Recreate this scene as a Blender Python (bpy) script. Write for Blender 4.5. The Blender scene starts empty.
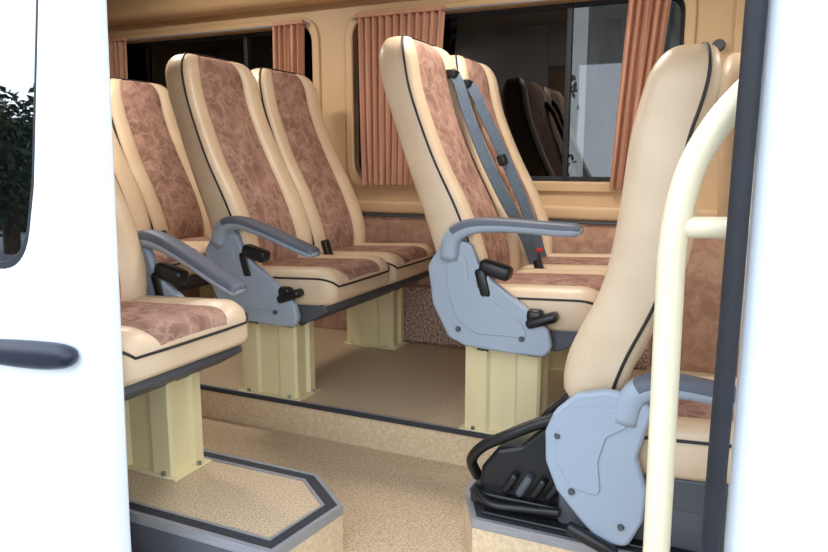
import bpy, bmesh, math, random
from mathutils import Vector, Matrix
random.seed(7)
S=bpy.context.scene
COL=S.collection
def lin(c):
    return tuple(((v/255)/12.92 if v/255<=.04045 else ((v/255+.055)/1.055)**2.4) for v in c)+(1.0,)
# ---------------- materials
def mat(name,c,rough=.6,c2=None,scale=20,detail=4,bump=0,bscale=None,metal=0,spec=.5,dist=0,ramp=(.35,.65),stretch=None,ior=None):
    m=bpy.data.materials.new(name); m.use_nodes=True
    nt=m.node_tree; b=nt.nodes['Principled BSDF']
    b.inputs['Base Color'].default_value=lin(c); b.inputs['Roughness'].default_value=rough
    b.inputs['Metallic'].default_value=metal; b.inputs['Specular IOR Level'].default_value=spec
    if ior: b.inputs['IOR'].default_value=ior
    tc=nt.nodes.new('ShaderNodeTexCoord'); vec=tc.outputs['Object']
    if stretch:
        mp=nt.nodes.new('ShaderNodeMapping'); mp.inputs['Scale'].default_value=stretch
        nt.links.new(vec,mp.inputs['Vector']); vec=mp.outputs['Vector']
    if c2:
        n=nt.nodes.new('ShaderNodeTexNoise'); n.inputs['Scale'].default_value=scale; n.inputs['Detail'].default_value=detail
        n.inputs['Distortion'].default_value=dist
        nt.links.new(vec,n.inputs['Vector'])
        r=nt.nodes.new('ShaderNodeValToRGB'); r.color_ramp.elements[0].position=ramp[0]; r.color_ramp.elements[1].position=ramp[1]
        r.color_ramp.elements[0].color=lin(c); r.color_ramp.elements[1].color=lin(c2)
        nt.links.new(n.outputs['Fac'],r.inputs['Fac']); nt.links.new(r.outputs['Color'],b.inputs['Base Color'])
    if bump:
        n2=nt.nodes.new('ShaderNodeTexNoise'); n2.inputs['Scale'].default_value=bscale or scale; n2.inputs['Detail'].default_value=3
        nt.links.new(vec,n2.inputs['Vector'])
        bp=nt.nodes.new('ShaderNodeBump'); bp.inputs['Strength'].default_value=bump; bp.inputs['Distance'].default_value=.004
        nt.links.new(n2.outputs['Fac'],bp.inputs['Height']); nt.links.new(bp.outputs['Normal'],b.inputs['Normal'])
    return m
CREAM=mat('cream_leatherette',(224,200,170),.38,(214,188,156),6,bump=.2,bscale=160)
def velour():
    """crushed velour: soft cloudy patches broken by thin pale creases"""
    m=mat('marbled_velour',(132,96,82),.85,(170,132,116),12,7,bump=.35,bscale=60,dist=1.2,ramp=(.36,.64))
    nt=m.node_tree; b=nt.nodes['Principled BSDF']
    base=b.inputs['Base Color'].links[0].from_socket
    tc=nt.nodes.new('ShaderNodeTexCoord'); n=nt.nodes.new('ShaderNodeTexNoise'); n.inputs['Scale'].default_value=13; n.inputs['Detail'].default_value=4
    nt.links.new(tc.outputs['Object'],n.inputs['Vector'])
    mixv=nt.nodes.new('ShaderNodeVectorMath'); mixv.operation='SCALE'; mixv.inputs['Scale'].default_value=.15
    addv=nt.nodes.new('ShaderNodeVectorMath'); addv.operation='ADD'
    nt.links.new(n.outputs['Color'],mixv.inputs[0]); nt.links.new(tc.outputs['Object'],addv.inputs[0]); nt.links.new(mixv.outputs[0],addv.inputs[1])
    v=nt.nodes.new('ShaderNodeTexVoronoi'); v.feature='DISTANCE_TO_EDGE'; v.inputs['Scale'].default_value=14
    nt.links.new(addv.outputs[0],v.inputs['Vector'])
    r=nt.nodes.new('ShaderNodeValToRGB'); r.color_ramp.elements[0].position=.0; r.color_ramp.elements[0].color=(1,1,1,1)
    r.color_ramp.elements[1].position=.10; r.color_ramp.elements[1].color=(0,0,0,1)
    nt.links.new(v.outputs['Distance'],r.inputs[0])
    sc=nt.nodes.new('ShaderNodeMath'); sc.operation='MULTIPLY'; sc.inputs[1].default_value=.42; nt.links.new(r.outputs[0],sc.inputs[0])
    mx=nt.nodes.new('ShaderNodeMixRGB'); mx.inputs[2].default_value=lin((200,166,146)); nt.links.new(base,mx.inputs[1]); nt.links.new(sc.outputs[0],mx.inputs[0])
    nt.links.new(mx.outputs[0],b.inputs['Base Color']); return m
BROWN=velour()
PIPE=mat('black_piping',(30,26,26),.5)
GREY=mat('grey_blue_plastic',(154,166,180),.38,(160,172,186),3,bump=.1,bscale=200)
ARMT=mat('armrest_charcoal_pad',(94,100,112),.5,(86,92,104),5)
DGREY=mat('dark_grey_plastic',(74,76,82),.55,(82,84,90),5)
BLACK=mat('black_plastic',(18,18,20),.35,(26,26,28),5)
PED=mat('cream_painted_steel',(224,210,166),.4,(218,203,156),4)
FLOOR=mat('speckled_linoleum',(170,146,116),.42,(212,190,160),190,6,ramp=(.38,.62))
RISER=mat('cream_riser_vinyl',(218,196,162),.5,(200,176,142),120,ramp=(.35,.6))
WALL=mat('beige_wall_panel',(206,174,134),.5,(198,166,126),3)
WALLB=mat('brown_wall_velour',(160,122,102),.9,(188,150,128),18,dist=1,bump=.3,bscale=200)
CARPET=mat('brown_speckled_carpet',(130,98,84),.95,(212,188,168),110,6,bump=.8,bscale=260,ramp=(.42,.66))
CURT=mat('terracotta_curtain',(196,150,126),.85,(184,136,112),12,stretch=(6,6,.4))
WHITE=mat('white_car_paint',(236,240,244),.25,(232,238,243),2)
ALU=mat('aluminium_trim',(160,160,162),.4,(142,142,146),30,metal=.3,stretch=(1,20,20))
STRIP=mat('dark_anti_slip_strip',(52,54,60),.7,(36,38,44),200,bump=.5)
RUB=mat('black_rubber',(26,28,36),.6,(20,22,28),20)
RAILM=mat('ivory_painted_tube',(234,222,190),.3,(230,216,182),4)
BELT=mat('blue_grey_webbing',(86,100,116),.8,(74,88,104),90)
RED=mat('red_button',(200,40,30),.4)
ASPH=mat('asphalt',(120,120,120),.9,(140,138,134),60)
LEAF=mat('leaf_green',(40,54,34),.7,(60,76,50),4)
HEDGE=mat('hedge_core_green',(18,26,14),.9,(30,42,22),14)
BARK=mat('bark',(80,64,50),.9,(60,48,38),20)
PLAST=mat('pale_building_render',(190,190,184),.9,(130,130,124),3,dist=1.5,stretch=(2,2,.5))
STEEL=mat('bolt_steel',(150,150,150),.35,metal=.8)
def glass(name,tint,ior=1.5):
    m=bpy.data.materials.new(name); m.use_nodes=True; nt=m.node_tree
    for n in list(nt.nodes): nt.nodes.remove(n)
    o=nt.nodes.new('ShaderNodeOutputMaterial'); mx=nt.nodes.new('ShaderNodeMixShader')
    t=nt.nodes.new('ShaderNodeBsdfTransparent'); t.inputs[0].default_value=tint+(1,)
    g=nt.nodes.new('ShaderNodeBsdfGlossy'); g.inputs['Roughness'].default_value=.01; g.inputs['Color'].default_value=(.9,.93,1,1)
    f=nt.nodes.new('ShaderNodeFresnel'); f.inputs[0].default_value=ior
    nt.links.new(f.outputs[0],mx.inputs[0]); nt.links.new(t.outputs[0],mx.inputs[1]); nt.links.new(g.outputs[0],mx.inputs[2])
    nt.links.new(mx.outputs[0],o.inputs[0]); return m
GLASS=glass('tinted_glass',(.035,.037,.038),1.75)
GLASS2=glass('lighter_tinted_glass',(.26,.27,.27),1.75)
DGLASS=glass('door_tinted_glass',(.004,.006,.012),4.5)
CLEAR=glass('clear_glass',(.85,.88,.86))
# ---------------- helpers
def empty(name,loc=(0,0,0)):
    e=bpy.data.objects.new(name,None); e.location=loc; COL.objects.link(e); e.empty_display_size=.1; return e
def add(name,me,mats,parent=None,smooth=True,angle=True):
    if not isinstance(mats,(list,tuple)): mats=[mats]
    me.materials.clear()
    for m in mats: me.materials.append(m)
    o=bpy.data.objects.new(name,me); COL.objects.link(o)
    for p in me.polygons: p.use_smooth=smooth
    if parent: o.parent=parent
    if smooth and angle:
        try: me.set_sharp_from_angle(angle=math.radians(42))
        except Exception: pass
    return o
def mesh(name,v,f,mats,parent=None,idx=None,smooth=True,angle=True):
    me=bpy.data.meshes.new(name); me.from_pydata([tuple(p) for p in v],[],f)
    o=None
    bm=bmesh.new(); bm.from_mesh(me)
    if idx:
        bm.faces.ensure_lookup_table()
        for i,fa in enumerate(bm.faces): fa.material_index=idx[i]
    bmesh.ops.recalc_face_normals(bm,faces=bm.faces[:]); 
    ids=[fa.material_index for fa in bm.faces]
    bm.to_mesh(me); bm.free()
    o=add(name,me,mats,parent,smooth,angle)
    for p,i in zip(me.polygons,ids): p.material_index=i
    return o
def rbox(name,lo,hi,bev,m,parent=None,rot=None,taper=None,seg=3):
    lo=Vector(lo);hi=Vector(hi);c=(lo+hi)/2;s=hi-lo
    bm=bmesh.new(); bmesh.ops.create_cube(bm,size=1)
    for v in bm.verts:
        k=1
        if taper and v.co.z<0: k=taper
        v.co=Vector((v.co.x*s.x*k,v.co.y*s.y*k,v.co.z*s.z))
    if bev>0: bmesh.ops.bevel(bm,geom=bm.edges[:],offset=min(bev,min(s)*.49),segments=seg,profile=.5,affect='EDGES')
    M=Matrix.Translation(c)
    if rot: M=M@Matrix.Rotation(rot[1],4,rot[0])
    bm.transform(M)
    me=bpy.data.meshes.new(name); bm.to_mesh(me); bm.free()
    return add(name,me,m,parent)
def catmull(pts,n):
    out=[];P=[Vector(p) for p in pts];P=[P[0]*2-P[1]]+P+[P[-1]*2-P[-2]]
    for i in range(1,len(P)-2):
        for k in range(n):
            t=k/n;a,b,c,d=P[i-1],P[i],P[i+1],P[i+2]
            out.append(.5*((2*b)+(c-a)*t+(2*a-5*b+4*c-d)*t*t+(3*b-a-3*c+d)*t**3))
    out.append(P[-2]); return out
def tube(name,pts,r,m,parent=None,smooth=6,cyc=False):
    cu=bpy.data.curves.new(name,'CURVE'); cu.dimensions='3D'; cu.bevel_depth=r; cu.bevel_resolution=3; cu.use_fill_caps=True
    P=catmull(pts,smooth) if smooth>1 else [Vector(p) for p in pts]
    sp=cu.splines.new('POLY'); sp.points.add(len(P)-1)
    for a,b in zip(sp.points,P): a.co=(*b,1)
    sp.use_cyclic_u=cyc
    return c2m(cu,name,m,parent)
def c2m(cu,name,m,parent,fn=None):
    o=bpy.data.objects.new('tmp',cu); COL.objects.link(o)
    bpy.context.view_layer.update()
    dg=bpy.context.evaluated_depsgraph_get()
    me=bpy.data.meshes.new_from_object(o.evaluated_get(dg)); bpy.data.objects.remove(o); bpy.data.curves.remove(cu)
    me.name=name
    if fn:
        for v in me.vertices: v.co=fn(v.co)
    return add(name,me,m,parent)
def rpoly(pts,rad,seg=6):
    out=[];n=len(pts)
    for i in range(n):
        r=rad[i] if isinstance(rad,(list,tuple)) else rad
        p=Vector(pts[i]);a=Vector(pts[i-1])-p;b=Vector(pts[(i+1)%n])-p
        if r<=0: out.append(tuple(p)); continue
        ang=a.angle(b); d=min(r/math.tan(ang/2),a.length*.49,b.length*.49)
        A=p+a.normalized()*d;B=p+b.normalized()*d
        for k in range(seg+1):
            t=k/seg; q=(1-t)**2*A+2*t*(1-t)*p+t*t*B; out.append(tuple(q))
    return out
def rrect(x0,z0,x1,z1,r): return rpoly([(x0,z0),(x1,z0),(x1,z1),(x0,z1)],r,8)
def plate(name,outlines,pos,thick,m,parent=None,bev=0,axis='Y'):
    """outline(s) in XZ (axis Y) or XY (axis Z); spans pos..pos+thick"""
    cu=bpy.data.curves.new(name,'CURVE'); cu.dimensions='2D'; cu.fill_mode='BOTH'
    cu.extrude=max(thick/2-bev,1e-4); cu.bevel_depth=bev; cu.bevel_resolution=2; cu.offset=-bev
    for ol in outlines:
        sp=cu.splines.new('POLY'); sp.points.add(len(ol)-1); sp.use_cyclic_u=True
        for a,b in zip(sp.points,ol): a.co=(b[0],b[1],0,1)
    c=pos+thick/2
    if axis=='Y': fn=lambda v:Vector((v.x,c-v.z,v.y))
    elif axis=='X': fn=lambda v:Vector((c+v.z,v.x,v.y))
    else: fn=lambda v:Vector((v.x,v.y,c+v.z))
    return c2m(cu,name,m,parent,fn)
def ribbon(name,pts,w,nrm,th,m,parent=None):
    P=catmull(pts,6);V=[];F=[];nrm=Vector(nrm).normalized()
    for i,p in enumerate(P):
        t=(P[min(i+1,len(P)-1)]-P[max(i-1,0)]).normalized(); s=t.cross(nrm).normalized()*w/2; q=s.cross(t).normalized()*th/2
        V+= [p-s-q,p+s-q,p+s+q,p-s+q]
    for i in range(len(P)-1):
        for k in range(4): F.append((i*4+k,i*4+(k+1)%4,i*4+4+(k+1)%4,i*4+4+k))
    F.append((0,1,2,3)); n=len(V); F.append((n-4,n-3,n-2,n-1))
    return mesh(name,V,F,m,parent)
def interp(tab,z):
    if z<=tab[0][0]: return tab[0][1:]
    for a,b in zip(tab,tab[1:]):
        if z<=b[0]:
            t=(z-a[0])/(b[0]-a[0]); t2=t
            return tuple(a[i]*(1-t2)+b[i]*t2 for i in range(1,len(a)))
    return tab[-1][1:]
# ---------------- seat pieces
SEC=[(-1,.1),(-1,.66),(-.965,.88),(-.87,1.0),(-.72,.98),(-.62,.86),(-.57,.70),(-.52,.76),(-.35,.84),(-.15,.87),(0,.88)]
SECF=SEC+[(-a,b) for a,b in SEC[-2::-1]]
SECB=[(.995,-.35),(.95,-.7),(.82,-.9),(.5,-.98),(0,-1)]
SECB=SECB+[(-a,b) for a,b in SECB[-2::-1]]
SECT=SECF+SECB
NF=len(SECF)
def backrest(tab,yc,parent,tag,panel=None):
    z0=tab[0][0];z1=tab[-1][0];R=.085
    zs=[z0+(z1-R-z0)*i/26 for i in range(26)]+[z1-R+R*math.sin(math.pi/2*k/9) for k in range(10)]
    # smooth table
    T=catmull([Vector((t[0],t[1],t[2])).to_3d() for t in tab],6); W=catmull([Vector((t[0],t[3],0)) for t in tab],6)
    T2=[(a.x,a.y,a.z,b.y) for a,b in zip(T,W)]
    V=[];F=[];I=[];pipeL=[];pipeR=[]
    n=len(SECT)
    for z in zs:
        cx,dp,w=interp(T2,z)
        k=max(0,(z-(z1-R))/R); f=math.sqrt(max(0,1-k*k)); w2=w-.072*(1-f); d2=dp*(.40+.60*f)
        kb=max(0,1-(z-z0)/.04); d2*=1-.4*kb*kb
        for (u,v) in SECT: V.append((cx+v*d2,yc+u*w2,z))
        pipeL.append(Vector((cx+.70*d2,yc-w2-.0005,z))); pipeR.append(Vector((cx+.70*d2,yc+w2+.0005,z)))
    for i in range(len(zs)-1):
        for k in range(n):
            F.append((i*n+k,i*n+(k+1)%n,(i+1)*n+(k+1)%n,(i+1)*n+k))
            I.append(1 if 6<=k<NF-7 else 0)
    F.append(tuple(range(n-1,-1,-1)));I.append(0)
    o=(len(zs)-1)*n; F.append(tuple(range(o,o+n)));I.append(0)
    mesh('backrest_'+tag,V,F,[CREAM,panel or BROWN],parent,I,angle=False)
    top=[pipeL[-1]*(1-t)+pipeR[-1]*t+Vector((0,0,.003)) for t in (.2,.4,.6,.8)]
    tube('backrest_piping_'+tag,pipeL+top+pipeR[::-1],.0036,PIPE,parent,1)
CS=[(-1,-.2),(-1,.35),(-.97,.72),(-.88,.95),(-.74,1.0),(-.64,.93),(-.6,.84),(-.5,.9),(-.25,.97),(0,.98)]
CST=CS+[(-a,b) for a,b in CS[-2::-1]]; NC=len(CST)
CSB=[(1,-.75),(.94,-1),(0,-1),(-.94,-1),(-1,-.75)]
CSA=CST+CSB
def cushion(x0,x1,zt0,zt1,hh,yc,w,parent,tag):
    R=.07;n=len(CSA);V=[];F=[];I=[]
    xs=[(x0,.9)]+[(x0+.02+(x1-R-x0-.02)*i/14,1) for i in range(15)]+[(x1-R+R*math.sin(math.pi/2*k/8),k) for k in range(1,9)]
    pl=[];pr=[]
    for j,(x,_) in enumerate(xs):
        t=(x-x0)/(x1-x0); zt=zt0*(1-t)+zt1*t; k=max(0,(x-(x1-R))/R); f=math.sqrt(max(0,1-k*k))
        h=hh*(.45+.55*f); ww=w-.035*(1-f)
        if j==0: h*=.85; 
        c=zt-hh-(hh*.18)*(1-f)
        for u,v in CSA: V.append((x,yc+u*ww,c+v*h))
        pl.append(Vector((x,yc-ww-.001,c+.5*h)));pr.append(Vector((x,yc+ww+.001,c+.5*h)))
    for i in range(len(xs)-1):
        for k in range(n):
            F.append((i*n+k,i*n+(k+1)%n,(i+1)*n+(k+1)%n,(i+1)*n+k)); I.append(1 if 6<=k<NC-7 else 0)
    F.append(tuple(range(n)));I.append(0); o=(len(xs)-1)*n; F.append(tuple(range(o,o+n)));I.append(0)
    mesh('seat_cushion_'+tag,V,F,[CREAM,BROWN],parent,I,angle=False)
    fr=[pl[-1]*(1-t)+pr[-1]*t+Vector((.004,0,0)) for t in (.25,.5,.75)]
    tube('cushion_piping_'+tag,pl+fr+pr[::-1],.0035,PIPE,parent,1)
def pedestal(x0,x1,y0,y1,z0,z1,parent,tag):
    # folded sheet steel leg: ribbed side, front flange, foot plates and bolts
    ol=[(x0,y0+.004),(x0+.03,y0),(x0+.07,y0),(x0+.08,y0+.012),(x1-.08,y0+.012),(x1-.07,y0),(x1-.008,y0),(x1,y0+.008),
        (x1,y0+.03),(x1-.012,y0+.04),(x1-.012,y1-.04),(x1,y1-.03),(x1,y1),(x0,y1)]
    plate('pedestal_'+tag,[ol],z0,z1-z0,PED,parent,0,'Z')
    rbox('pedestal_foot_'+tag,(x0-.015,y0-.012,z0),(x1+.02,y1+.012,z0+.006),.002,PED,parent)
    for bx,by in ((x0+.03,y0-.004),(x1-.03,y0-.004),(x1+.01,y1-.03)):
        me=bpy.data.meshes.new('bolt');bm=bmesh.new();bmesh.ops.create_cone(bm,cap_ends=True,segments=6,radius1=.007,radius2=.006,depth=.01)
        bm.transform(Matrix.Translation((bx,by,z0+.011)));bm.to_mesh(me);bm.free();add('bolt_'+tag,me,STEEL,parent)
BT=[(.42,-.765,.072,.2),(.55,-.785,.086,.219),(.70,-.838,.082,.226),(.85,-.905,.070,.226),(1.0,-.965,.064,.218),(1.1,-.998,.066,.215),(1.235,-1.018,.062,.210)]
COV=[(-.865,.53),(-.83,.585),(-.785,.617),(-.725,.605),(-.70,.545),(-.655,.495),(-.56,.43),(-.485,.365),(-.47,.31),(-.49,.280),(-.60,.280),(-.74,.287),(-.795,.31),(-.848,.41)]
def armrest(px,pz,y,ang,parent,tag,dark=False):
    pts=[(0,-.03,.028),(.004,.02,.029),(.028,.052,.027),(.08,.070,.024),(.16,.073,.021),(.25,.068,.020),(.33,.062,.020),(.378,.060,.018),(.394,.058,.009)]
    ca,sa=math.cos(ang),math.sin(ang)
    P=catmull([Vector(p) for p in pts],4);V=[];F=[];I=[];m=14
    for i,p in enumerate(P):
        t=P[min(i+1,len(P)-1)]-P[max(i-1,0)]; t=Vector((t.x,t.y)).normalized(); nx,nz=-t.y,t.x; h=p.z; wy=.033
        if i>=len(P)-3: wy=.027
        for k in range(m):
            a=2*math.pi*k/m; cc=math.copysign(abs(math.cos(a))**.6,math.cos(a)); ss=math.copysign(abs(math.sin(a))**.6,math.sin(a))
            x=p.x+nx*ss*h; z=p.y+nz*ss*h; V.append((px+x*ca+z*sa,y+cc*wy,pz-x*sa+z*ca))
    for i in range(len(P)-1):
        for k in range(m):
            F.append((i*m+k,i*m+(k+1)%m,(i+1)*m+(k+1)%m,(i+1)*m+k)); I.append(1 if (k<m//2 and i>6) else 0)
    F.append(tuple(range(m)));I.append(0);o=(len(P)-1)*m;F.append(tuple(range(o,o+m)));I.append(0)
    mesh('armrest_'+tag,V,F,[GREY,ARMT],parent,I,angle=False)
def bus_seat(name,x_off,ycs,ped_ys,aisle,arm_ang,belts=False,zoff=0):
    """world placement through the parent empty"""
    e=empty(name)
    yA=ycs[0]; W=.225
    ymin=min(ycs)-W; ymax=max(ycs)+W
    for i,y in enumerate(ycs):
        backrest(BT,y,e,str(i+1)); cushion(-.80,-.345,.468,.488,.066,y,.222,e,str(i+1))
        rbox('seat_back_hinge_%d'%(i+1),(-.83,y-.2,.34),(-.72,y+.2,.44),.02,DGREY,e)
    # base pan with tapered underside
    ol=rpoly([(-.80,.35),(-.39,.365),(-.375,.338),(-.46,.292),(-.76,.285),(-.82,.32)],.012)
    plate('seat_base_pan',[ol],ymin+.012,ymax-ymin-.024,DGREY,e,.004)
    rbox('cross_beam_front',(-.56,ymin+.02,.262),(-.52,ymax-.02,.292),.004,DGREY,e)
    rbox('cross_beam_rear',(-.72,ymin+.02,.262),(-.68,ymax-.02,.292),.004,DGREY,e)
    for i,(a,b) in enumerate(ped_ys): pedestal(-.755,-.515,a,b,0,.275,e,str(i+1))
    s=-1 if aisle<0 else 1
    ys=(ymin-.028) if s<0 else (ymax+.0)
    plate('side_cover',[rpoly(COV,.03,4)],ys,.028,GREY,e,.008)
    # moulded raised rib + screw cap on the cover
    yo=ys-.004 if s<0 else ys+.026
    plate('side_cover_rib',[rpoly([(-.80,.54),(-.765,.575),(-.735,.56),(-.73,.50),(-.665,.445),(-.57,.385),(-.535,.335),(-.70,.33),(-.765,.37),(-.795,.45)],.03,4)],yo,.006,GREY,e,.002)
    ya=ys+.014
    armrest(-.79,.585,ya+ (-.006 if s<0 else .006),arm_ang,e,'aisle')
    for (bx,bz) in ((-.78,.575),(-.56,.33),(-.76,.34)):
        me=bpy.data.meshes.new('cap');bm=bmesh.new();bmesh.ops.create_cone(bm,cap_ends=True,segments=16,radius1=.009,radius2=.007,depth=.006)
        bm.transform(Matrix.Translation((bx,ys-.006 if s<0 else ys+.034,bz))@Matrix.Rotation(math.pi/2,4,'X'));bm.to_mesh(me);bm.free();add('screw_cap',me,DGREY,e)
    # recline lever and knob
    rbox('recline_lever',(-.70,ya-.02,.505),(-.60,ya+.03,.55),.014,BLACK,e,('Y',.25))
    rbox('recline_lever_stem',(-.705,ya-.02,.44),(-.665,ya+.03,.535),.014,BLACK,e,('Y',-.25))
    rbox('slide_knob',(-.55,ya-.03,.375),(-.455,ya+.02,.405),.012,BLACK,e,('Y',-.35))
    rbox('slide_knob_root',(-.55,ya-.02,.38),(-.50,ya+.02,.42),.014,BLACK,e)
    # buckles
    for y in ycs[:-1]:
        rbox('belt_buckle',(-.66,y+W-.018,.455),(-.632,y+W+.018,.53),.008,BLACK,e,('Y',-.3))
        if belts: rbox('belt_buckle_button',(-.655,y+W-.014,.526),(-.63,y+W+.014,.54),.003,RED,e,('Y',-.3))
    if belts:
        y=ycs[0]+W
        ribbon('seat_belt_1',[(-1.0,y-.085,1.15),(-.94,y-.09,1.145),(-.907,y-.10,1.09),(-.885,y-.11,1.03),(-.81,y-.13,.87),(-.735,y-.12,.72),(-.68,y-.07,.60),(-.65,y-.03,.50)],.048,(.85,-.5,.2),.004,BELT,e)
        ribbon('seat_belt_2',[(-1.0,y+.05,1.125),(-.94,y+.05,1.125),(-.903,y+.045,1.08),(-.875,y+.045,1.02),(-.80,y+.055,.87),(-.728,y+.05,.72),(-.68,y+.045,.61),(-.64,y+.04,.50)],.048,(.85,-.5,.2),.004,BELT,e)
        rbox('belt_tongue',(-.812,y+.02,.83),(-.785,y+.09,.87),.006,BLACK,e,('Y',-.35))
        rbox('belt_guide_1',(-.99,y-.115,1.13),(-.925,y-.06,1.16),.008,BLACK,e)
        rbox('belt_guide_2',(-.99,y+.02,1.11),(-.925,y+.078,1.14),.008,BLACK,e)
    e.location=(x_off,0,zoff)
    return e
PY=[(2.0,2.12),(2.76,2.88)]
bus_seat('double_bus_seat',0,(2.205,2.655),PY,-1,-.03,True)
bus_seat('double_bus_seat',-.88,(2.205,2.655),PY,-1,.26)
bus_seat('double_bus_seat',-1.76,(2.205,2.655),PY,-1,.2)
bus_seat('single_bus_seat',-.825,(1.265,),[(1.335,1.455)],1,.38)
# ---------------- front folding seat (backrest folded forward)
e=empty('folding_bus_seat')
FT=[(.30,-.29,.066,.2),(.42,-.262,.080,.215),(.58,-.195,.078,.222),(.74,-.172,.072,.222),(.88,-.158,.074,.212),(.98,-.135,.078,.207),(1.085,-.115,.072,.20)]
backrest(FT,1.73,e,'1')
cushion(-.21,.26,.285,.315,.062,1.73,.215,e,'1')
plate('seat_base_pan',[rpoly([(-.22,.165),(.24,.19),(.25,.15),(.16,.10),(-.20,.10)],.012)],1.52,.42,DGREY,e,.004)
FC=[(-.365,.25),(-.345,.30),(-.30,.345),(-.24,.362),(-.165,.358),(-.135,.335),(-.15,.28),(-.165,.22),(-.14,.15),(-.145,.08),(-.175,.012),(-.235,.012),(-.275,.05),(-.335,.115),(-.362,.18)]
plate('side_cover',[rpoly(FC,.03,4)],1.475,.03,GREY,e,.008)
plate('side_cover_rib',[rpoly([(-.34,.25),(-.30,.315),(-.19,.33),(-.185,.29),(-.23,.26),(-.245,.20),(-.235,.12),(-.30,.13),(-.335,.18)],.02,4)],1.471,.006,GREY,e,.002)
for bx,bz in ((-.335,.245),(-.19,.06),(-.30,.12)):
    me=bpy.data.meshes.new('cap');bm=bmesh.new();bmesh.ops.create_cone(bm,cap_ends=True,segments=16,radius1=.008,radius2=.006,depth=.006)
    bm.transform(Matrix.Translation((bx,1.471,bz))@Matrix.Rotation(math.pi/2,4,'X'));bm.to_mesh(me);bm.free();add('screw_cap',me,DGREY,e)
armrest(-.19,.325,1.50,.10,e,'aisle')
rbox('floor_plate',(-.52,1.50,.0),(.2,1.93,.012),.004,BLACK,e)
rbox('slide_rail_1',(-.56,1.53,.012),(.18,1.575,.045),.006,BLACK,e)
rbox('slide_rail_2',(-.56,1.85,.012),(.18,1.895,.045),.006,BLACK,e)
ml=rpoly([(-.55,.03),(-.54,.10),(-.50,.155),(-.44,.175),(-.38,.235),(-.33,.26),(-.30,.20),(-.31,.03)],.02)
plate('mechanism_housing',[ml],1.55,.10,BLACK,e,.012)
ml2=rpoly([(-.50,.03),(-.49,.12),(-.43,.20),(-.36,.27),(-.31,.27),(-.30,.03)],.02)
plate('mechanism_bracket',[ml2],1.74,.05,BLACK,e,.008)
rbox('latch_block',(-.50,1.62,.04),(-.40,1.78,.12),.02,BLACK,e,('Y',-.2))
rbox('hinge_block',(-.37,1.52,.16),(-.29,1.9,.28),.02,BLACK,e,('Y',.3))
rbox('support_frame',(-.34,1.52,.01),(.15,1.9,.11),.01,DGREY,e)
tube('release_lever',[(-.565,1.60,.05),(-.575,1.58,.10),(-.54,1.56,.15),(-.48,1.55,.19),(-.42,1.55,.225),(-.35,1.55,.26)],.014,BLACK,e)
tube('cable_hose',[(-.33,1.50,.05),(-.42,1.51,.035),(-.50,1.51,.03),(-.55,1.54,.045)],.010,BLACK,e)
for k in range(4):
    rbox('spring_coil_%d'%k,(-.47+k*.035,1.525,.05),(-.45+k*.035,1.56,.11),.008,DGREY if k==1 else BLACK,e,('Y',.5))
rbox('lever_handle',(-.31,1.452,.006),(-.19,1.478,.034),.01,BLACK,e,('Y',.35))
# front-cab seat behind
e=empty('cab_seat')
CT=[(.35,.06,.07,.2),(.5,.04,.075,.22),(.7,.01,.07,.225),(.88,-.01,.06,.21),(1.0,-.02,.055,.2),(1.13,-.03,.05,.19)]
backrest(CT,2.22,e,'1',CREAM); cushion(.05,.52,.37,.39,.07,2.22,.22,e,'1')
rbox('seat_plinth',(.08,2.03,0),(.48,2.42,.25),.02,DGREY,e)
# ---------------- floor and podiums
AZ=-.12
fl=empty('floor')
rbox('aisle_floor',(-4.2,1.12,AZ-.04),(1.6,2.02,AZ),0,FLOOR,fl)
rbox('raised_floor_far',(-4.2,1.99,AZ),(1.6,3.02,0),.003,FLOOR,fl)
nearP=[(-4.2,1.515),(-1.0,1.515),(-.85,1.395),(-.88,1.15),(-4.2,1.15)]
plate('near_podium',[nearP[::-1]],AZ,-AZ,FLOOR,fl,0,'Z')
frontP=[(-.60,1.99),(-.60,1.61),(-.53,1.475),(1.6,1.475),(1.6,1.99)]
plate('front_podium',[frontP[::-1]],AZ,-AZ,FLOOR,fl,0,'Z')
def wallstrip(name,pl,z0,z1,m,parent,off=.002):
    V=[];F=[]
    for p in pl: V+=[(p[0],p[1],z0),(p[0],p[1],z1)]
    for i in range(len(pl)-1): F.append((2*i,2*i+2,2*i+3,2*i+1))
    mesh(name,V,F,m,parent,smooth=False)
wallstrip('riser_far',[(-4.2,1.987),(-.6,1.987)],AZ,-.002,RISER,fl)
wallstrip('riser_near',[(-4.2,1.518),(-.998,1.518),(-.847,1.396),(-.877,1.147)],AZ,-.002,RISER,fl)
wallstrip('riser_near_side',[(-.877,1.147),(-4.2,1.147)],AZ,-.002,DGREY,fl)
wallstrip('riser_front',[(-.603,1.99),(-.603,1.609),(-.532,1.472),(1.6,1.472)],AZ,-.002,RISER,fl)
def offs(pl,d):
    out=[]
    for i,p in enumerate(pl):
        p=Vector(p); ns=[]
        if i>0: t=(p-Vector(pl[i-1])).normalized(); ns.append(Vector((-t.y,t.x)))
        if i<len(pl)-1: t=(Vector(pl[i+1])-p).normalized(); ns.append(Vector((-t.y,t.x)))
        if len(ns)==2:
            n=(ns[0]+ns[1]).normalized(); out.append(p+n*(d/max(.3,n.dot(ns[0]))))
        else: out.append(p+ns[0]*d)
    return out
def strip(name,pl,d0,d1,z,th,m,parent):
    A=offs(pl,d0);B=offs(pl,d1);V=[];F=[]
    for a,b in zip(A,B): V+=[(a.x,a.y,z),(b.x,b.y,z),(b.x,b.y,z+th),(a.x,a.y,z+th)]
    for i in range(len(pl)-1):
        for k in range(4): F.append((4*i+k,4*i+(k+1)%4,4*i+4+(k+1)%4,4*i+4+k))
    F.append((0,1,2,3));n=len(V);F.append((n-4,n-3,n-2,n-1))
    mesh(name,V,F,m,parent,smooth=False)
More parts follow.
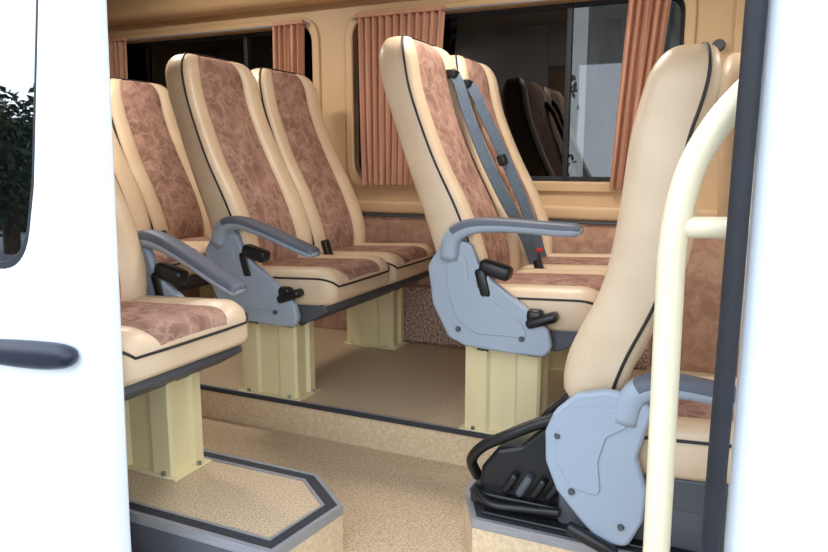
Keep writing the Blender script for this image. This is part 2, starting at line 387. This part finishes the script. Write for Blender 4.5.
def nosing(name,pl,w=.035,face=True):
    e=empty(name)
    strip('outer_profile',pl,-.004,.008,-.02,.024,ALU,e)
    strip('anti_slip_insert',pl,.008,.008+w,0,.003,STRIP,e)
    strip('inner_profile',pl,.008+w,.016+w,0,.004,ALU,e)
nosing('trim_1',[(-4.2,1.15),(-.88,1.15),(-.85,1.395),(-1.0,1.515),(-4.2,1.515)],.028)
# the path runs with the podium's inside to its left
nosing('trim_2',[(-.60,1.99),(-.60,1.61),(-.53,1.475),(1.6,1.475)],.03)
e=empty('trim_3'); strip('outer_profile',[(-4.2,1.99),(-.6,1.99)],-.004,.004,-.010,.014,ALU,e); strip('anti_slip_insert',[(-4.2,1.99),(-.6,1.99)],-.012,-.004,-.012,.014,STRIP,e)
# ---------------- far wall
wl=empty('wall_far')
win=[(-3.35,.76,-1.94,1.495),(-1.715,.76,-.245,1.495),(-.03,.76,1.2,1.495)]
holes=[rrect(*w,.09) for w in win]
plate('panel',[[(-4.2,.55),(1.6,.55),(1.6,1.8),(-4.2,1.8)]]+holes,3.0,.07,WALL,wl)
rbox('lower_panel',(-4.2,2.975,0),(1.6,3.04,.585),.004,WALLB,wl)
rbox('belt_ledge',(-4.2,2.955,.60),(1.6,3.01,.66),.015,WALL,wl)
rbox('belt_groove',(-4.2,2.965,.585),(1.6,3.01,.60),.002,DGREY,wl)
rbox('roof_cove',(-4.2,2.86,1.58),(1.6,3.02,1.80),.05,WALL,wl)
rbox('carpet_kick_panel',(-1.55,2.90,0),(-.3,2.98,.27),.02,CARPET,wl)
me=bpy.data.meshes.new('belt_anchor_cap');bm=bmesh.new();bmesh.ops.create_cone(bm,cap_ends=True,segments=20,radius1=.024,radius2=.018,depth=.025)
bm.transform(Matrix.Translation((-.12,2.985,1.28))@Matrix.Rotation(math.pi/2,4,'X'));bm.to_mesh(me);bm.free();add('belt_anchor_cap',me,DGREY,wl)
for i,w in enumerate(win):
    e=empty('window_%d'%(i+1))
    plate('frame_moulding',[rrect(w[0]-.04,w[1]-.045,w[2]+.04,w[3]+.04,.12),rrect(*w,.09)],2.985,.03,WALL,e,.007)
    plate('rubber_gasket',[rrect(w[0]-.005,w[1]-.005,w[2]+.005,w[3]+.005,.09),rrect(w[0]+.02,w[1]+.02,w[2]-.02,w[3]-.02,.07)],3.04,.02,RUB,e,.002)
    xm=w[0]*.31+w[2]*.69
    rbox('glass_fixed',(w[0],3.05,w[1]),(xm,3.053,w[3]),0,GLASS,e)
    rbox('glass_sliding',(xm,3.05,w[1]),(w[2],3.053,w[3]),0,GLASS2 if i==1 else GLASS,e)
    rbox('sliding_divider',(xm-.012,3.035,w[1]),(xm+.012,3.06,w[3]),.003,RUB,e)
def curtain(e,x0,x1,xb0,xb1,z0=.735,z1=1.515):
    n=120;m=14;V=[];F=[];k=max(4,round((x1-x0)/.036))
    ph=random.random()*6
    for j in range(m+1):
        t=j/m; z=z1*(1-t)+z0*t
        for i in range(n+1):
            s=i/n; x=(x0*(1-t)+xb0*t)+((x1-x0)*(1-t)+(xb1-xb0)*t)*s
            V.append((x,2.962+.016*math.sin(2*math.pi*k*s+ph+.6*math.sin(5*s+2*t))+.004*math.sin(2*math.pi*k*2.3*s+t),z))
    for j in range(m):
        for i in range(n): a=j*(n+1)+i; F.append((a,a+1,a+n+2,a+n+1))
    mesh('pleated_cloth',V,F,CURT,e,angle=False)
    rbox('heading_tape',(x0,2.944,z1-.02),(x1,2.98,z1),.004,CURT,e)
for w,cs in ((win[1],((-1.67,-1.235,-1.655,-1.29),(-.455,-.29,-.50,-.37))),(win[0],((-2.14,-1.965,-2.15,-1.98),(-3.33,-3.12,-3.33,-3.15)))):
    e=empty('window_curtains')
    for c in cs: curtain(e,*c)
    tube('curtain_rail',[(w[0]+.01,2.968,1.50),(w[2]-.01,2.968,1.50)],.005,ALU,e,1)
# ceiling & other walls
e=empty('ceiling'); rbox('headliner',(-4.2,1.05,1.78),(1.6,3.05,1.82),0,WALL,e)
rbox('roof_skin',(-4.25,1.0,1.83),(1.65,3.1,1.86),.01,WHITE,e)
rbox('wall_rear',(-4.26,1.05,-.15),(-4.2,3.06,1.8),0,WALL)
e=empty('wall_front')
plate('front_panel',[[(1.05,-.15),(3.06,-.15),(3.06,1.8),(1.05,1.8)],rrect(1.2,.6,2.9,1.6,.1)],1.6,.06,WALL,e,0,'X')
rbox('windshield',(1.62,1.2,.6),(1.63,2.9,1.6),0,CLEAR,e)
# near body side
e=empty('wall_near')
plate('rear_quarter',[[(-4.2,-.55),(-1.30,-.55),(-1.30,1.8),(-4.2,1.8)],rrect(-2.9,.76,-1.9,1.495,.09),rrect(-4.05,.76,-3.05,1.495,.09)],1.06,.05,WHITE,e)
rbox('rear_glass',(-4.1,1.09,.72),(-1.88,1.095,1.5),0,GLASS,e)
rbox('sill',(-1.30,1.04,-.55),(.03,1.15,AZ),.01,WHITE,e)
rbox('sill_tread',(-1.30,1.05,AZ),(.0,1.15,AZ+.008),.003,ALU,e)
rbox('door_header',(-1.30,1.02,1.50),(.03,1.12,1.82),.02,WHITE,e)
plate('front_side',[[(.18,-.55),(1.6,-.55),(1.6,1.8),(.18,1.8)],rrect(.36,.62,1.35,1.45,.1)],.985,.05,WHITE,e,.006)
rbox('front_glass',(.34,1.0,.6),(1.38,1.005,1.47),0,GLASS,e)
ol=rpoly([(.012,1.13),(.012,1.03),(.035,1.0),(.065,.985),(.16,.985),(.17,1.0),(.17,1.16),(.05,1.16)],.008)
plate('b_pillar',[ol],-.5,2.3,WHITE,e,0,'Z')
# door seal
tube('door_seal',[(-.010,1.02,-.1),(-.004,1.02,.6),(.003,1.02,1.46)],.014,RUB,e,1)
# ---------------- sliding door, opened rearwards
d=empty('sliding_door')
door=rpoly([(-2.45,-.5),(-1.145,-.5),(-1.133,.1),(-1.097,1.15),(-1.10,1.5),(-1.2,1.7),(-2.45,1.7)],.03)
dw=rpoly([(-2.3,.62),(-1.345,.62),(-1.295,.80),(-1.18,1.50),(-1.22,1.56),(-2.3,1.56)],[.08,.14,.3,.05,.05,.08],8)
plate('door_skin',[door,dw],.96,.045,WHITE,d,.010)
dwi=rpoly([(-2.28,.635),(-1.355,.635),(-1.306,.81),(-1.192,1.49),(-1.23,1.545),(-2.28,1.545)],[.08,.14,.3,.05,.05,.08],8)
plate('window_gasket',[dw,dwi],.968,.01,RUB,d,.002)
plate('window_glass',[dw],.975,.005,DGLASS,d)
plate('window_backing',[dw],.99,.005,BLACK,d)
plate('inner_trim',[rpoly([(-2.4,-.45),(-1.20,-.45),(-1.19,.1),(-1.16,1.15),(-1.2,1.6),(-2.4,1.6)],.03)],1.006,.02,WALL,d,.004)
V=[];F=[];m=14
hp=[(-1.56,.414,.01),(-1.53,.414,.024),(-1.45,.418,.029),(-1.35,.424,.030),(-1.28,.430,.026),(-1.255,.432,.018),(-1.245,.433,.006)]
hp=catmull([Vector(p)+Vector((.055,.028,0)) for p in hp],4)
for p in hp:
    for k in range(m):
        a=2*math.pi*k/m; V.append((p.x,.942+.02*math.cos(a)*min(1,p.z/.02),p.y+p.z*math.sin(a)))
for i in range(len(hp)-1):
    for k in range(m): F.append((i*m+k,i*m+(k+1)%m,(i+1)*m+(k+1)%m,(i+1)*m+k))
F.append(tuple(range(m)));F.append(tuple(range((len(hp)-1)*m,len(hp)*m)))
mesh('door_handle',V,F,mat('navy_black_handle',(18,24,44),.4),d,angle=False)
# ---------------- grab rail
g=empty('grab_rail')
tube('upright_tube',[(-.082,1.07,-.11),(-.083,1.07,.3),(-.086,1.07,.62),(-.085,1.07,.74),(-.07,1.07,.83),(-.04,1.07,.895),(.0,1.07,.945),(.03,1.07,.975)],.0205,RAILM,g)
tube('side_stub',[(-.085,1.07,.755),(.02,1.075,.757)],.016,RAILM,g,1)
rbox('foot_flange',(-.12,1.035,-.12),(-.045,1.105,-.112),.003,RAILM,g)
# ---------------- unseen fill lamps, added under the ceiling to brighten the interior
for x,y in ((-.75,2.2),(-2.3,2.2),(.75,2.1)):
    e=empty('added_fill_lamp')
    rbox('fill_lamp_housing',(x-.22,y-.1,1.755),(x+.22,y+.1,1.78),.01,WHITE,e)
    L=bpy.data.lights.new('fill_light','AREA'); L.shape='RECTANGLE'; L.size=.4;L.size_y=.16;L.energy=13;L.color=(1,.95,.87)
    o=bpy.data.objects.new('fill_light',L);COL.objects.link(o);o.location=(x,y,1.75);o.parent=e
# ---------------- outside
rbox('ground',(-40,-40,-.85),(40,40,-.8),0,ASPH)
rbox('building_wall',(-1.95,9.5,-.8),(9,9.8,4.5),0,PLAST)
def leaves(V,F,c,s):
    a=Vector([random.gauss(0,1) for _ in range(3)]).normalized(); q=a.orthogonal().normalized()
    k=len(V);V+=[c-a*s,c+q*s*.5,c+a*s,c-q*s*.5];F.append((k,k+1,k+2,k+3))
def tree(x,y,h,r,n,zc,nb=9):
    e=empty('tree'); tube('trunk',[(x,y,-.8),(x+.1,y,h*.4),(x,y+.1,h*.8)],.14,BARK,e,3)
    V=[];F=[]
    blobs=[(x+random.uniform(-r,r)*.6,y+random.uniform(-r,r)*.6,zc+random.uniform(-r,r)*.6,r*random.uniform(.35,.6)) for _ in range(nb)]
    for _ in range(n):
        b=random.choice(blobs); dv=Vector([random.gauss(0,1) for _ in range(3)]).normalized()*b[3]*random.random()**.4
        leaves(V,F,Vector(b[:3])+dv,random.uniform(.05,.10))
    mesh('foliage',V,F,LEAF,e,smooth=False)
def hedge(x0,x1,y0,y1,zt,n):
    e=empty('hedge'); rbox('hedge_core',(x0,y0,-.8),(x1,y1,zt-.1),.2,HEDGE,e)
    V=[];F=[]
    for _ in range(n):
        c=Vector((random.uniform(x0-.1,x1+.1),random.choice((y0-.05,y1+.05,random.uniform(y0,y1))),random.uniform(-.8,zt)))
        if y0<c.y<y1: c.z=zt+random.uniform(-.1,.12)
        leaves(V,F,c,random.uniform(.05,.1))
    mesh('foliage',V,F,LEAF,e,smooth=False)
hedge(-16,-2.3,9.5,10.3,1.9,6000)
hedge(-20,-6.5,-9.6,-8.8,1.6,7000)
tree(-3.9,6.9,2.6,1.7,4200,2.2,14); tree(-6.9,6.9,2.6,1.9,6500,1.8,14); tree(-10.2,7.1,2.6,2.0,6500,1.6,14)
tree(-8.2,-5.8,2.0,1.7,5200,1.3,14); tree(-11.8,-6.3,2.2,1.9,5000,1.3,12)
# ---------------- world & camera
w=bpy.data.worlds.new('overcast_sky'); S.world=w; w.use_nodes=True; nt=w.node_tree
bg=nt.nodes['Background']; bg.inputs[1].default_value=3.5
tc=nt.nodes.new('ShaderNodeTexCoord'); sp=nt.nodes.new('ShaderNodeSeparateXYZ'); r=nt.nodes.new('ShaderNodeValToRGB')
nt.links.new(tc.outputs['Generated'],sp.inputs[0]); nt.links.new(sp.outputs['Z'],r.inputs[0]); nt.links.new(r.outputs[0],bg.inputs[0])
r.color_ramp.elements[0].position=0; r.color_ramp.elements[0].color=(.91,.96,1,1); r.color_ramp.elements[1].position=.8; r.color_ramp.elements[1].color=(.66,.8,1,1)
cd=bpy.data.cameras.new('camera'); cd.sensor_width=36; cd.lens=700/828*36; cd.clip_start=.02
co=bpy.data.objects.new('camera',cd); COL.objects.link(co); co.location=(0,0,.85); co.rotation_euler=(math.radians(80.6),0,math.radians(25))
S.camera=co
S.view_settings.view_transform='Standard'
print('done')
